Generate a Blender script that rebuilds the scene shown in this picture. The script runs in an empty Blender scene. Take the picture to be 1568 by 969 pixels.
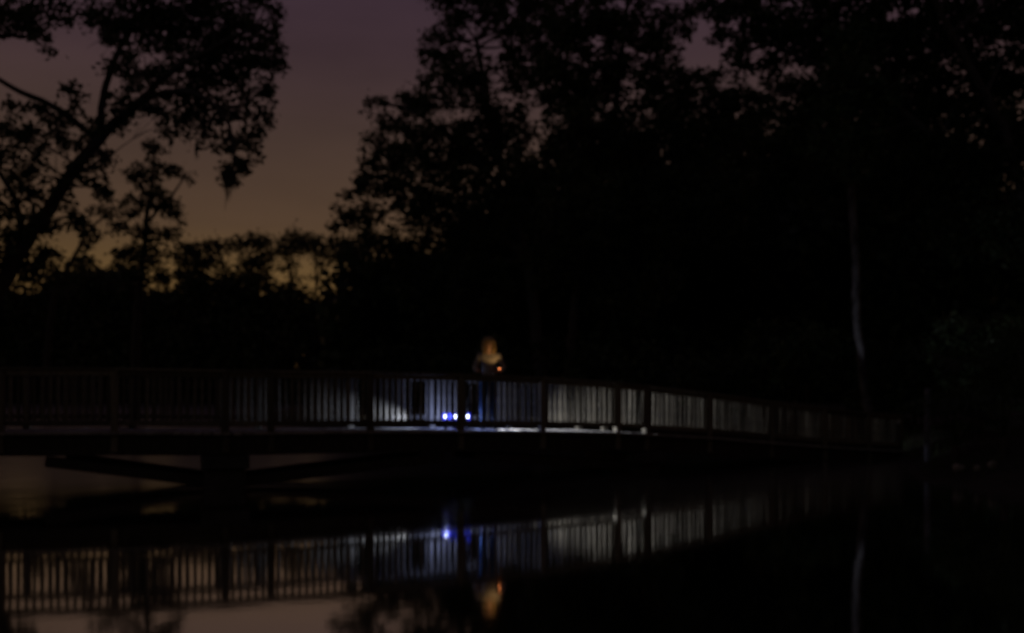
import bpy, bmesh, math, random
import numpy as np
from mathutils import Vector, Matrix

random.seed(7)
scene = bpy.context.scene
COL = scene.collection
R = math.radians

# ------------------------------------------------------------------ camera
CAM_H, FOC, HORIZON = 1.62, 1524.4, 600.0          # eye height (m), focal length and horizon row in photo pixels
cam_d = bpy.data.cameras.new('camera')
cam_d.lens, cam_d.sensor_width = 35.0, 36.0
cam_d.shift_y = (HORIZON - 484.5) / 1568.0
cam_d.clip_end = 6000
cam_d.dof.use_dof = True                            # the photograph is focused well in front of the bridge
cam_d.dof.focus_distance = 3.0
cam_d.dof.aperture_fstop = 2.3
cam = bpy.data.objects.new('camera', cam_d)
COL.objects.link(cam)
cam.location = (0, 0, CAM_H)
cam.rotation_euler = (R(90), 0, 0)
scene.camera = cam

# ------------------------------------------------------------------ dusk sky
world = bpy.data.worlds.new('World')
scene.world = world
world.use_nodes = True
wt = world.node_tree
wt.nodes.clear()
w_out = wt.nodes.new('ShaderNodeOutputWorld')
sky = wt.nodes.new('ShaderNodeTexSky')
sky.sky_type = 'NISHITA'
sky.sun_disc = False
SUN_AZ = 8.0                                        # the sun has set ahead, behind the far tree line
sky.sun_elevation = R(-3.0)
sky.sun_rotation = R(SUN_AZ)
sky.altitude = 0
sky.dust_density = 3.0
bg_sky = wt.nodes.new('ShaderNodeBackground')
bg_sky.inputs['Strength'].default_value = 0.02
wt.links.new(sky.outputs[0], bg_sky.inputs['Color'])
# glow of the town on the night air: depends on the elevation only
tc = wt.nodes.new('ShaderNodeTexCoord')
sep = wt.nodes.new('ShaderNodeSeparateXYZ')
wt.links.new(tc.outputs['Generated'], sep.inputs[0])
ramp = wt.nodes.new('ShaderNodeValToRGB')
cr = ramp.color_ramp
stops = [(0.0, (.27, .145, .042)), (0.07, (.20, .110, .034)), (0.12, (.122, .069, .026)), (0.16, (.080, .045, .0245)), (0.24, (.064, .037, .028)),
         (0.32, (.053, .0290, .034)), (0.42, (.047, .0255, .043)), (0.7, (.022, .014, .024)), (1.0, (.016, .011, .02))]
cr.elements[0].position, cr.elements[0].color = stops[0][0], stops[0][1] + (1,)
cr.elements[1].position, cr.elements[1].color = stops[-1][0], stops[-1][1] + (1,)
for p, c in stops[1:-1]:
    e = cr.elements.new(p)
    e.color = c + (1,)
wt.links.new(sep.outputs['Z'], ramp.inputs[0])
mp = wt.nodes.new('ShaderNodeMapping')
mp.inputs['Scale'].default_value = (1.6, 1.6, 6.0)
wt.links.new(tc.outputs['Generated'], mp.inputs[0])
nz = wt.nodes.new('ShaderNodeTexNoise')
nz.inputs['Scale'].default_value = 2.2
nz.inputs['Detail'].default_value = 4
wt.links.new(mp.outputs[0], nz.inputs[0])
mr = wt.nodes.new('ShaderNodeMapRange')
mr.inputs[1].default_value, mr.inputs[2].default_value = .3, .7
mr.inputs[3].default_value, mr.inputs[4].default_value = .84, 1.12
wt.links.new(nz.outputs[0], mr.inputs[0])
dirm = wt.nodes.new('ShaderNodeMapRange')           # strongest where the sun went down, weaker round behind
dirm.interpolation_type = 'SMOOTHSTEP'
dirm.inputs[1].default_value, dirm.inputs[2].default_value = -1.0, .75
dirm.inputs[3].default_value, dirm.inputs[4].default_value = .22, 1.0
wt.links.new(sep.outputs['Y'], dirm.inputs[0])
mul = wt.nodes.new('ShaderNodeMath')
mul.operation = 'MULTIPLY'
wt.links.new(mr.outputs[0], mul.inputs[0])
wt.links.new(dirm.outputs[0], mul.inputs[1])
vm = wt.nodes.new('ShaderNodeVectorMath')
vm.operation = 'SCALE'
wt.links.new(ramp.outputs[0], vm.inputs[0])
wt.links.new(mul.outputs[0], vm.inputs['Scale'])
bg_glow = wt.nodes.new('ShaderNodeBackground')
bg_glow.inputs['Strength'].default_value = 0.9
wt.links.new(vm.outputs[0], bg_glow.inputs['Color'])
addw = wt.nodes.new('ShaderNodeAddShader')
wt.links.new(bg_sky.outputs[0], addw.inputs[0])
wt.links.new(bg_glow.outputs[0], addw.inputs[1])
wt.links.new(addw.outputs[0], w_out.inputs[0])

dusk_fill_d = bpy.data.lights.new('dusk_fill', 'SUN')  # added weak cool fill from behind-left of the camera, like moonlight
dusk_fill_d.energy = 0.02
dusk_fill_d.angle = R(12)
dusk_fill_d.color = (.82, .92, 1.0)
dusk_fill = bpy.data.objects.new('dusk_fill', dusk_fill_d)
COL.objects.link(dusk_fill)
dusk_fill.rotation_euler = (R(68), 0, R(-32))

scene.view_settings.view_transform = 'Standard'
scene.view_settings.look = 'None'
scene.view_settings.exposure = 0
scene.view_settings.gamma = 1
scene.view_settings.use_curve_mapping = False
scene.render.engine = 'CYCLES'
scene.cycles.max_bounces = 6
scene.cycles.caustics_reflective = False
scene.cycles.caustics_refractive = False


# ------------------------------------------------------------------ helpers
def at(px, py, D):
    """a point D metres out, on the sight line of a photo pixel"""
    return Vector(((px - 784) * D / FOC, D, CAM_H - (py - HORIZON) * D / FOC))


def mat(name, c, rough=.8, c2=None, scale=6.0, bump=0.0, stretch=(1, 1, 1), metallic=0.0, spec=.3, obj_var=0.0):
    m = bpy.data.materials.new(name)
    m.use_nodes = True
    nt = m.node_tree
    b = nt.nodes['Principled BSDF']
    b.inputs['Roughness'].default_value = rough
    b.inputs['Metallic'].default_value = metallic
    b.inputs['Specular IOR Level'].default_value = spec
    b.inputs['Base Color'].default_value = (*c, 1)
    if c2 is not None or bump:
        t = nt.nodes.new('ShaderNodeTexCoord')
        mp_ = nt.nodes.new('ShaderNodeMapping')
        mp_.inputs['Scale'].default_value = stretch
        nt.links.new(t.outputs['Object'], mp_.inputs[0])
        n = nt.nodes.new('ShaderNodeTexNoise')
        n.inputs['Scale'].default_value = scale
        n.inputs['Detail'].default_value = 5
        nt.links.new(mp_.outputs[0], n.inputs[0])
        if c2 is not None:
            mx = nt.nodes.new('ShaderNodeMix')
            mx.data_type = 'RGBA'
            mx.inputs[6].default_value = (*c, 1)
            mx.inputs[7].default_value = (*c2, 1)
            rm = nt.nodes.new('ShaderNodeMapRange')
            rm.inputs[1].default_value, rm.inputs[2].default_value = .35, .65
            nt.links.new(n.outputs[0], rm.inputs[0])
            nt.links.new(rm.outputs[0], mx.inputs[0])
            last = mx.outputs[2]
            if obj_var:
                oi = nt.nodes.new('ShaderNodeObjectInfo')
                hv = nt.nodes.new('ShaderNodeHueSaturation')
                r2 = nt.nodes.new('ShaderNodeMapRange')
                r2.inputs[3].default_value, r2.inputs[4].default_value = 1 - obj_var, 1 + obj_var
                nt.links.new(oi.outputs['Random'], r2.inputs[0])
                nt.links.new(r2.outputs[0], hv.inputs['Value'])
                nt.links.new(last, hv.inputs['Color'])
                last = hv.outputs[0]
            nt.links.new(last, b.inputs['Base Color'])
        if bump:
            bn = nt.nodes.new('ShaderNodeBump')
            bn.inputs['Strength'].default_value = bump
            bn.inputs['Distance'].default_value = .02
            nt.links.new(n.outputs[0], bn.inputs['Height'])
            nt.links.new(bn.outputs[0], b.inputs['Normal'])
    return m


def leaf_mat(name, c, c2, scale=.6):
    m = mat(name, c, .55, c2, scale, spec=.35)
    nt = m.node_tree
    b = nt.nodes['Principled BSDF']
    tr = nt.nodes.new('ShaderNodeBsdfTranslucent')
    tr.inputs[0].default_value = (c[0] * 1.3, c[1] * 1.3, c[2], 1)
    ms = nt.nodes.new('ShaderNodeMixShader')
    ms.inputs[0].default_value = .22
    out = nt.nodes['Material Output']
    nt.links.new(b.outputs[0], ms.inputs[1])
    nt.links.new(tr.outputs[0], ms.inputs[2])
    nt.links.new(ms.outputs[0], out.inputs[0])
    return m


def emis(name, c, strength):
    m = bpy.data.materials.new(name)
    m.use_nodes = True
    b = m.node_tree.nodes['Principled BSDF']
    b.inputs['Base Color'].default_value = (*c, 1)
    b.inputs['Emission Color'].default_value = (*c, 1)
    b.inputs['Emission Strength'].default_value = strength
    return m


M = {
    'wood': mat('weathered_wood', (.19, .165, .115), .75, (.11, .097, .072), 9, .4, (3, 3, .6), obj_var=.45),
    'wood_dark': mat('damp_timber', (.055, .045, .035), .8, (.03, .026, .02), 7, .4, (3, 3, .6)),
    'plank': mat('deck_plank_wood', (.42, .40, .36), .7, (.28, .265, .235), 8, .4, (.6, 3, 3), obj_var=.25),
    'concrete': mat('stained_concrete', (.075, .07, .062), .85, (.04, .038, .034), 4, .5),
    'metal': mat('galvanised_metal', (.62, .63, .66), .45, (.5, .51, .54), 20, metallic=.3),
    'black_plastic': mat('black_plastic', (.02, .02, .022), .4),
    'lens': emis('lit_lantern_globe', (.80, .88, 1.0), 7.0),
    'ember': emis('glowing_ember', (1.0, .26, .07), 4.0),
    'paper': mat('cigarette_paper', (.7, .68, .62), .7),
    'skin': mat('skin', (.55, .36, .26), .55),
    'hair': mat('blond_hair', (.46, .33, .16), .5, (.32, .22, .10), 30, .3, (1, 1, .15)),
    'jacket': mat('dark_jacket_cloth', (.34, .33, .31), .85, (.25, .24, .225), 14, .3),
    'jeans': mat('blue_denim', (.05, .14, .30), .85, (.035, .10, .21), 16, .3),
    'shoe': mat('dark_shoe', (.03, .028, .026), .6),
    'eye': mat('eye', (.05, .04, .03), .2),
    'bark': mat('dark_bark', (.085, .07, .055), .9, (.045, .038, .03), 8, .8, (2, 2, .5)),
    'bark_grey': mat('grey_bark', (.10, .095, .09), .9, (.055, .05, .048), 7, .8, (2, 2, .5)),
    'bark_pale': mat('pale_bark', (.17, .165, .175), .85, (.04, .038, .04), 3, .6, (2, 2, .8)),
    'leaf_oak': leaf_mat('oak_leaf', (.07, .095, .04), (.04, .055, .025)),
    'leaf_far': leaf_mat('far_leaf', (.11, .12, .065), (.055, .07, .035), .15),
    'leaf_wood': leaf_mat('wood_leaf', (.052, .082, .035), (.028, .046, .02), .4),
    'leaf_bright': leaf_mat('fresh_leaf', (.06, .11, .04), (.04, .075, .03), .5),
    'leaf_palm': leaf_mat('palmetto_leaf', (.07, .11, .05), (.05, .08, .035), 1.2),
    'moss': mat('hanging_moss', (.12, .13, .10), .95, (.08, .085, .07), 8),
    'grass': leaf_mat('bank_grass', (.06, .09, .03), (.045, .06, .022), 1.0),
    'ground': mat('earth_and_litter', (.075, .065, .045), .95, (.045, .05, .028), .9, .8),
    'stone': mat('pale_stone', (.36, .32, .26), .85, (.22, .20, .17), 6, .7),
    'post_paint': mat('pale_painted_post', (.22, .23, .29), .7, (.14, .145, .18), 5, .3),
}


dm = emis('blue_halo_shell', (.02, .04, 1.0), 1.5)  # added glowing shell: blue lens halo put in as a surface round each lamp
_n = dm.node_tree
_t = _n.nodes.new('ShaderNodeBsdfTransparent')
_m = _n.nodes.new('ShaderNodeMixShader')
_m.inputs[0].default_value = .20
_n.links.new(_t.outputs[0], _m.inputs[1])
_n.links.new(_n.nodes['Principled BSDF'].outputs[0], _m.inputs[2])
_n.links.new(_m.outputs[0], _n.nodes['Material Output'].inputs[0])
M['halo_shell'] = dm


def obj(name, me, m=None, parent=None, loc=None):
    o = bpy.data.objects.new(name, me)
    COL.objects.link(o)
    if me is not None and m is not None and not me.materials:
        me.materials.append(m)
    if loc is not None:
        o.location = loc
    if parent is not None:
        o.parent = parent
    return o


def tag(o, label=None, cat=None, group=None, kind=None):
    for k, v in (('label', label), ('category', cat), ('group', group), ('kind', kind)):
        if v:
            o[k] = v
    return o


def thing(name, label, cat, loc=(0, 0, 0), group=None):
    o = bpy.data.objects.new(name, None)
    COL.objects.link(o)
    o.location = loc
    o.empty_display_size = .3
    return tag(o, label, cat, group)


def mesh_np(name, v, f, smooth=False):
    me = bpy.data.meshes.new(name)
    v = np.asarray(v, dtype=np.float32)
    f = np.asarray(f, dtype=np.int32)
    n = f.shape[1]
    me.vertices.add(len(v))
    me.vertices.foreach_set('co', v.ravel())
    me.loops.add(f.size)
    me.loops.foreach_set('vertex_index', f.ravel())
    me.polygons.add(len(f))
    me.polygons.foreach_set('loop_start', np.arange(0, f.size, n, dtype=np.int32))
    me.polygons.foreach_set('loop_total', np.full(len(f), n, dtype=np.int32))
    if smooth:
        me.polygons.foreach_set('use_smooth', np.ones(len(f), dtype=bool))
    me.update(calc_edges=True)
    return me


def bm_mesh(name, bm, smooth=False):
    me = bpy.data.meshes.new(name)
    bmesh.ops.recalc_face_normals(bm, faces=bm.faces)
    bm.to_mesh(me)
    bm.free()
    if smooth:
        for p in me.polygons:
            p.use_smooth = True
    return me


def box_bm(bm, sx, sy, sz, c=(0, 0, 0), bevel=0.0, mtx=None):
    r = bmesh.ops.create_cube(bm, size=1.0)
    vs = r['verts']
    for v in vs:
        v.co = Vector((v.co.x * sx + c[0], v.co.y * sy + c[1], v.co.z * sz + c[2]))
    if bevel:
        es = list({e for v in vs for e in v.link_edges})
        r2 = bmesh.ops.bevel(bm, geom=es, offset=bevel, segments=1, affect='EDGES', profile=.5)
        vs = list({v for f in r2['faces'] for v in f.verts} | {v for v in vs if v.is_valid})
    if mtx is not None:
        bmesh.ops.transform(bm, matrix=mtx, verts=vs)
    return vs


def beam_mesh(name, p0, p1, w, h, bevel=.006, over=0.0):
    """a straight bar from p0 to p1 (top centre line), w wide and h deep"""
    p0, p1 = Vector(p0), Vector(p1)
    d = p1 - p0
    L = d.length
    x = d.normalized()
    y = Vector((0, 0, 1)).cross(x)
    y = y.normalized() if y.length > 1e-4 else Vector((0, 1, 0))
    z = x.cross(y)
    m = Matrix((x, y, z)).transposed().to_4x4()
    m.translation = (p0 + p1) / 2 - z * h / 2
    bm = bmesh.new()
    box_bm(bm, L + 2 * over, w, h, bevel=bevel, mtx=m)
    return bm_mesh(name, bm)


def tube_np(V, F, pts, rads, sides=8):
    """a tapered tube through pts, appended to the lists V and F (quads)"""
    base = sum(len(a) for a in V)
    pts = [Vector(p) for p in pts]
    rings = []
    ref = Vector((.31, .95, .07)).normalized()
    for i, p in enumerate(pts):
        t = (pts[min(i + 1, len(pts) - 1)] - pts[max(i - 1, 0)]).normalized()
        u = t.cross(ref)
        if u.length < 1e-3:
            u = t.cross(Vector((1, 0, 0)))
        u.normalize()
        w = t.cross(u)
        rings.append([p + (u * math.cos(2 * math.pi * k / sides) + w * math.sin(2 * math.pi * k / sides)) * rads[i] for k in range(sides)])
    V.append(np.array([tuple(v) for r in rings for v in r]))
    f = []
    for i in range(len(pts) - 1):
        for k in range(sides):
            a = base + i * sides + k
            b = base + i * sides + (k + 1) % sides
            f.append((a, b, b + sides, a + sides))
    F.append(np.array(f))


def smooth_path(pts, n=5):
    pts = [Vector(p) for p in pts]
    out = []
    for i in range(len(pts) - 1):
        p0, p1, p2, p3 = pts[max(i - 1, 0)], pts[i], pts[i + 1], pts[min(i + 2, len(pts) - 1)]
        for k in range(n):
            t = k / n
            out.append(.5 * ((2 * p1) + (p2 - p0) * t + (2 * p0 - 5 * p1 + 4 * p2 - p3) * t * t + (3 * p1 - p0 - 3 * p2 + p3) * t ** 3))
    out.append(pts[-1])
    return out


def leaves_np(rng, clumps, leaf, per=13, fill=2.2, rc=None, core=.45):
    """leaf quads: clumps -> twig clusters -> leaves; returns verts, quads"""
    rc = rc or leaf * 1.45
    P = []
    for (c, r) in clumps:
        r = np.asarray(r, dtype=float)
        rm = float(np.mean(r))
        f_ = fill * (1 + core * max(0.0, min(rm / rc - 1.2, 3.5)))
        nc = max(3, int(f_ * 2.2 * (rm / rc) ** 2))
        d = rng.normal(size=(nc, 3))
        d /= np.linalg.norm(d, axis=1, keepdims=True)
        rad = rng.random((nc, 1)) ** .45
        cc = np.asarray(c) + d * rad * r
        k = rng.integers(int(per * .5), int(per * 1.5) + 1, nc)
        idx = np.repeat(np.arange(nc), k)
        P.append(cc[idx] + rng.normal(size=(len(idx), 3)) * rc * .5 * np.array([1, 1, .8]))
    P = np.concatenate(P)
    n = len(P)
    a = rng.normal(size=(n, 3))
    a[:, 2] = a[:, 2] * .7 - .25
    a /= np.linalg.norm(a, axis=1, keepdims=True)
    b = rng.normal(size=(n, 3))
    b -= a * np.sum(a * b, axis=1, keepdims=True)
    b /= np.linalg.norm(b, axis=1, keepdims=True)
    L = leaf * (.65 + .7 * rng.random((n, 1)))
    W = L * (.24 + .12 * rng.random((n, 1)))
    nn = np.cross(a, b)
    v = np.stack([P - a * L * .5, P + b * W - nn * W * .25, P + a * L * .5, P - b * W - nn * W * .25], axis=1).reshape(-1, 3)
    f = np.arange(4 * n).reshape(-1, 4)
    return v, f


def px_clumps(rng, spec, D, dy=None, squash=.85):
    """clumps given where they stand: sight line, size in photo pixels, set at depth D with a real spread in depth"""
    out = []
    for s in spec:
        px, py, r = s[:3]
        dd = D + (s[3] if len(s) > 3 else rng.normal() * (dy or D * .03))
        c = at(px, py, dd)
        rr = r * dd / FOC
        out.append((tuple(c), (rr, rr * 1.15, rr * squash)))
    return out


def tree(name, label, limbs, clumps, leaf, m_leaf, m_bark, seed, per=13, fill=2.2, group=None, cat='tree', twig=True, rc=None, core=.45):
    """limbs: list of (points, r0, r1); the first limb starts at the ground"""
    rng = np.random.default_rng(seed)
    base = Vector(limbs[0][0][0])
    t = thing(name, label, cat, base, group)
    V, F, nodes = [], [], []
    for pts, r0, r1 in limbs:
        sp = smooth_path(pts, 6)
        n = len(sp)
        sp = [p + Vector(rng.normal(size=3)) * min(r0, .25) * .12 for p in sp]
        tube_np(V, F, [p - base for p in sp], [r0 + (r1 - r0) * (i / (n - 1)) ** .8 for i in range(n)], 8)
        nodes += [(p, r0 + (r1 - r0) * i / (n - 1)) for i, p in enumerate(sp) if i > n * .25]
    if twig:
        NP = np.array([tuple(p) for p, _ in nodes])
        for c, r in clumps:
            c = np.asarray(c)
            dist = np.linalg.norm(NP - c, axis=1) + np.maximum(0, NP[:, 2] - c[2]) * 1.5
            k = int(np.argmin(dist))
            p0 = Vector(NP[k])
            p1 = Vector(c)
            mid = (p0 + p1) / 2 + Vector(rng.normal(size=3)) * (p1 - p0).length * .1
            rr = min(nodes[k][1] * .6, .02 + .018 * (p1 - p0).length)
            sp = smooth_path([p0, mid, p1], 4)
            tube_np(V, F, [p - base for p in sp], [rr * (1 - .75 * i / (len(sp) - 1)) for i in range(len(sp))], 5)
            for q in range(3):
                e = p1 + Vector(rng.normal(size=3) * np.asarray(r) * .6)
                tube_np(V, F, [mid - base, (mid * .4 + e * .6) + Vector((0, 0, .1)) - base, e - base], [rr * .5, rr * .35, rr * .12], 4)
    obj('trunk', mesh_np('trunk', np.concatenate(V), np.concatenate(F), True), m_bark, t)
    v, f = leaves_np(rng, clumps, leaf, per, fill, rc, core)
    obj('crown', mesh_np('crown', v - np.array(tuple(base)), f), m_leaf, t)
    return t


# ------------------------------------------------------------------ ground, water
LAKE = np.array([(-260, -30), (9, -30), (13, 2), (16, 9), (11.5, 14.5), (8.6, 16.2), (7.75, 17.2), (7.6, 18.6), (8.4, 21), (9.2, 23.3), (9.9, 25.6),
                 (10.4, 28.5), (8.5, 33), (3, 38), (-4, 43), (-11, 47), (-15, 54), (-17, 70), (-20, 105), (-25, 147), (-50, 151), (-100, 150), (-125, 120),
                 (-84, 80), (-60, 62), (-34, 46), (-24, 40), (-17.5, 34), (-15.2, 29), (-14.2, 25), (-12.6, 21), (-11.0, 17.5), (-10.6, 14.5), (-14, 11), (-40, 6), (-260, 2)])


def lake_sd(P):
    """signed distance to the shore, positive on land"""
    A, B = LAKE, np.roll(LAKE, -1, axis=0)
    best = np.full(len(P), 1e9)
    inside = np.zeros(len(P), dtype=bool)
    for a, b in zip(A, B):
        ab = b - a
        t = np.clip(((P - a) @ ab) / (ab @ ab), 0, 1)
        best = np.minimum(best, np.linalg.norm(P - (a + t[:, None] * ab), axis=1))
        c = ((a[1] > P[:, 1]) != (b[1] > P[:, 1]))
        with np.errstate(divide='ignore', invalid='ignore'):
            xi = (b[0] - a[0]) * (P[:, 1] - a[1]) / (b[1] - a[1]) + a[0]
        inside ^= c & (P[:, 0] < xi)
    return np.where(inside, -best, best)


def land_z(P):
    P = np.atleast_2d(np.asarray(P, dtype=float))
    d = lake_sd(P)
    bumps = .09 * np.sin(P[:, 0] * 1.3 + 1.1 * np.sin(P[:, 1] * .7)) + .07 * np.sin(P[:, 1] * 1.7 + P[:, 0] * .45)
    up = .06 + .62 * (1 - np.exp(-np.maximum(d, 0) / 1.5)) + .5 * (1 - np.exp(-np.maximum(d, 0) / 25)) + bumps * np.clip(d / 1.2, 0, 1)
    dn = -1.4 * (1 - np.exp(np.minimum(d, 0) / 2.0)) + .06
    return np.where(d > 0, up, dn)


def ground_z(x, y):
    return float(land_z([(x, y)])[0])


xs = np.concatenate([[-3000, -1200, -500, -260, -180, -150, -130, -115, -100, -90, -80, -70], np.arange(-60, -20, 2.0), np.arange(-20, 22, .6), np.arange(22, 62, 2.0), [80, 120, 200, 500, 1200, 3000]])
ys = np.concatenate([[-2000, -600, -200, -80, -40, -20, -8], np.arange(-4, 48, .7), np.arange(48, 170, 2.5), [180, 220, 320, 600, 1400, 4000]])
GX, GY = np.meshgrid(xs, ys)
GP = np.stack([GX.ravel(), GY.ravel()], axis=1)
gv = np.column_stack([GP, land_z(GP)])
nx, ny = len(xs), len(ys)
ii, jj = np.meshgrid(np.arange(nx - 1), np.arange(ny - 1))
q = (jj * nx + ii).ravel()
gf = np.stack([q, q + 1, q + nx + 1, q + nx], axis=1)
tag(obj('ground', mesh_np('ground', gv, gf, True), M['ground']), 'dark leaf-littered banks around the pond', None, None, 'structure')

wm = bpy.data.materials.new('still_pond_water')
wm.use_nodes = True
nt = wm.node_tree
b = nt.nodes['Principled BSDF']
b.inputs['Base Color'].default_value = (.006, .007, .006, 1)
b.inputs['Roughness'].default_value = .012
b.inputs['IOR'].default_value = 1.33
gl = nt.nodes.new('ShaderNodeBsdfGlossy')
gl.inputs['Color'].default_value = (.97, .97, .97, 1)
gl.inputs['Roughness'].default_value = .055
geo = nt.nodes.new('ShaderNodeNewGeometry')
sp_ = nt.nodes.new('ShaderNodeSeparateXYZ')
nt.links.new(geo.outputs['Position'], sp_.inputs[0])
n1 = nt.nodes.new('ShaderNodeTexNoise')
n1.inputs['Scale'].default_value = 1.1
n1.inputs['Detail'].default_value = 3
n2 = nt.nodes.new('ShaderNodeTexNoise')
n2.inputs['Scale'].default_value = 5.5
n2.inputs['Detail'].default_value = 2
nt.links.new(geo.outputs['Position'], n1.inputs[0])
nt.links.new(geo.outputs['Position'], n2.inputs[0])
ad = nt.nodes.new('ShaderNodeMath')
ad.operation = 'MULTIPLY_ADD'
ad.inputs[1].default_value = .25
nt.links.new(n2.outputs[0], ad.inputs[0])
nt.links.new(n1.outputs[0], ad.inputs[2])
# a light breeze ruffles the open water beyond the bridge
br = nt.nodes.new('ShaderNodeMapRange')
br.interpolation_type = 'SMOOTHSTEP'
br.inputs[1].default_value, br.inputs[2].default_value = 11.5, 20.0
br.inputs[3].default_value, br.inputs[4].default_value = .0011, .012
nt.links.new(sp_.outputs['Y'], br.inputs[0])
rr_ = nt.nodes.new('ShaderNodeMapRange')
rr_.interpolation_type = 'SMOOTHSTEP'
rr_.inputs[1].default_value, rr_.inputs[2].default_value = 11.5, 19.0
rr_.inputs[3].default_value, rr_.inputs[4].default_value = .055, .165
nt.links.new(sp_.outputs['Y'], rr_.inputs[0])
nt.links.new(rr_.outputs[0], gl.inputs['Roughness'])
bn = nt.nodes.new('ShaderNodeBump')
bn.inputs['Strength'].default_value = 1.0
nt.links.new(br.outputs[0], bn.inputs['Distance'])
nt.links.new(ad.outputs[0], bn.inputs['Height'])
for s_ in (b, gl):
    nt.links.new(bn.outputs[0], s_.inputs['Normal'])
lw = nt.nodes.new('ShaderNodeFresnel')
lw.inputs['IOR'].default_value = 2.6
mrw = nt.nodes.new('ShaderNodeMapRange')
mrw.inputs[1].default_value, mrw.inputs[2].default_value = .15, .30
mrw.inputs[3].default_value, mrw.inputs[4].default_value = .35, .97
nt.links.new(lw.outputs[0], mrw.inputs[0])
ms = nt.nodes.new('ShaderNodeMixShader')
nt.links.new(mrw.outputs[0], ms.inputs[0])
nt.links.new(b.outputs[0], ms.inputs[1])
nt.links.new(gl.outputs[0], ms.inputs[2])
nt.links.new(ms.outputs[0], nt.nodes['Material Output'].inputs[0])
wv = [(-300, -40, 0), (120, -40, 0), (120, 190, 0), (-300, 190, 0)]
tag(obj('water', mesh_np('water', wv, [(0, 1, 2, 3)]), wm), 'still dark pond water mirroring the bridge', None, None, 'structure')

# ------------------------------------------------------------------ the footbridge
WID = 1.4
PX = [-182, 1, 176, 345, 415, 567, 705, 830, 945, 989, 1085, 1180, 1262, 1330, 1378]
PD = [15.73, 16.04, 16.35, 16.66, 16.98, 17.6, 18.37, 19.17, 19.95, 20.35, 21.3, 22.4, 23.25, 24.0, 24.7]
PC = [562, 562, 563, 566, 567, 568.5, 572, 577, 585, 590, 601, 614, 624, 631, 635]
PR = [1.05, 1.05, 1.05, 1.05, 1.05, 1.05, 1.05, 1.04, 1.0, .98, .95, .92, .90, .88, .88]
near, far = [], []
NP_ = len(PX)
for i in range(NP_):
    p = at(PX[i], PC[i], PD[i])
    near.append(Vector((p.x, p.y, p.z)))
dirs = [(near[i + 1] - near[i]).to_2d().normalized() for i in range(NP_ - 1)]
for i in range(NP_):
    d0, d1 = dirs[max(i - 1, 0)], dirs[min(i, NP_ - 2)]
    n0, n1_ = Vector((-d0.y, d0.x)), Vector((-d1.y, d1.x))
    mn = (n0 + n1_).normalized()
    mn = mn * WID / max(.6, mn.dot(n0))
    far.append(near[i] + Vector((mn.x, mn.y, 0)))
deckz = [near[i].z - PR[i] for i in range(NP_)]
B0 = Vector((near[3].x, near[3].y, 0))
bridge = thing('footbridge', 'long timber footbridge with baluster railings crossing the dark pond', 'bridge', B0)


def part(name, me, m, parent=None):
    """a piece of the bridge: mesh in world coordinates, moved to the bridge's own origin"""
    me.transform(Matrix.Translation(-B0))
    return obj(name, me, m, parent or bridge)


UP = Vector((0, 0, 1))
# stringers (two long beams under the deck, one piece for each bay)
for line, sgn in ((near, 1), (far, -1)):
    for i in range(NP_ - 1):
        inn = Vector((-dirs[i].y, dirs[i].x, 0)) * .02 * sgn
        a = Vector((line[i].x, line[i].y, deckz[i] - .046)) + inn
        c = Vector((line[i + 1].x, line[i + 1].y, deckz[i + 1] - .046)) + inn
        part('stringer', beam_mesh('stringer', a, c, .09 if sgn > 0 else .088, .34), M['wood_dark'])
# deck boards
bm = bmesh.new()
box_bm(bm, .128, WID + .30, .04, bevel=.004)
plank_me = bm_mesh('plank', bm)
cen = [(near[i] + far[i]) / 2 for i in range(NP_)]
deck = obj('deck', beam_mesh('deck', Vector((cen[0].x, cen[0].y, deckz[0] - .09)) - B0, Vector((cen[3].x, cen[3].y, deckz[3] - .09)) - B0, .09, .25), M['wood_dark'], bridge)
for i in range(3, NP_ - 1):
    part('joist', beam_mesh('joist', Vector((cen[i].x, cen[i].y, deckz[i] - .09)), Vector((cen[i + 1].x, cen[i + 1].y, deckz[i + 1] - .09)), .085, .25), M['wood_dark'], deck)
rp = random.Random(3)
plank_me.materials.append(M['plank'])
acc = 0.0
k = 0
for i in range(NP_ - 1):
    a, c = cen[i], cen[i + 1]
    L = (c - a).to_2d().length
    s = -acc
    while s < L:
        if s >= 0:
            t = s / L
            o = bpy.data.objects.new('plank', plank_me)
            COL.objects.link(o)
            o.parent = deck
            ang_a = math.atan2(dirs[max(i - 1, 0)].y, dirs[max(i - 1, 0)].x)
            ang = math.atan2(dirs[i].y, dirs[i].x)
            ang_b = math.atan2(dirs[min(i + 1, NP_ - 2)].y, dirs[min(i + 1, NP_ - 2)].x)
            yaw = ang + (ang_a - ang) * max(0, .5 - t) + (ang_b - ang) * max(0, t - .5)
            z = deckz[i] * (1 - t) + deckz[i + 1] * t
            o.location = Vector((a.x + (c.x - a.x) * t, a.y + (c.y - a.y) * t, z - .02 + (k % 2) * .003 + rp.uniform(-.002, .002))) - B0
            o.rotation_euler = (rp.uniform(-.004, .004), -math.atan2(deckz[i + 1] - deckz[i], L), yaw + rp.uniform(-.006, .006))
            k += 1
        s += .14
    acc = (L - (s - .14))
    acc = acc if acc > 0 else 0
    acc = .14 - acc if acc < .14 else 0
    acc = -acc
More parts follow.
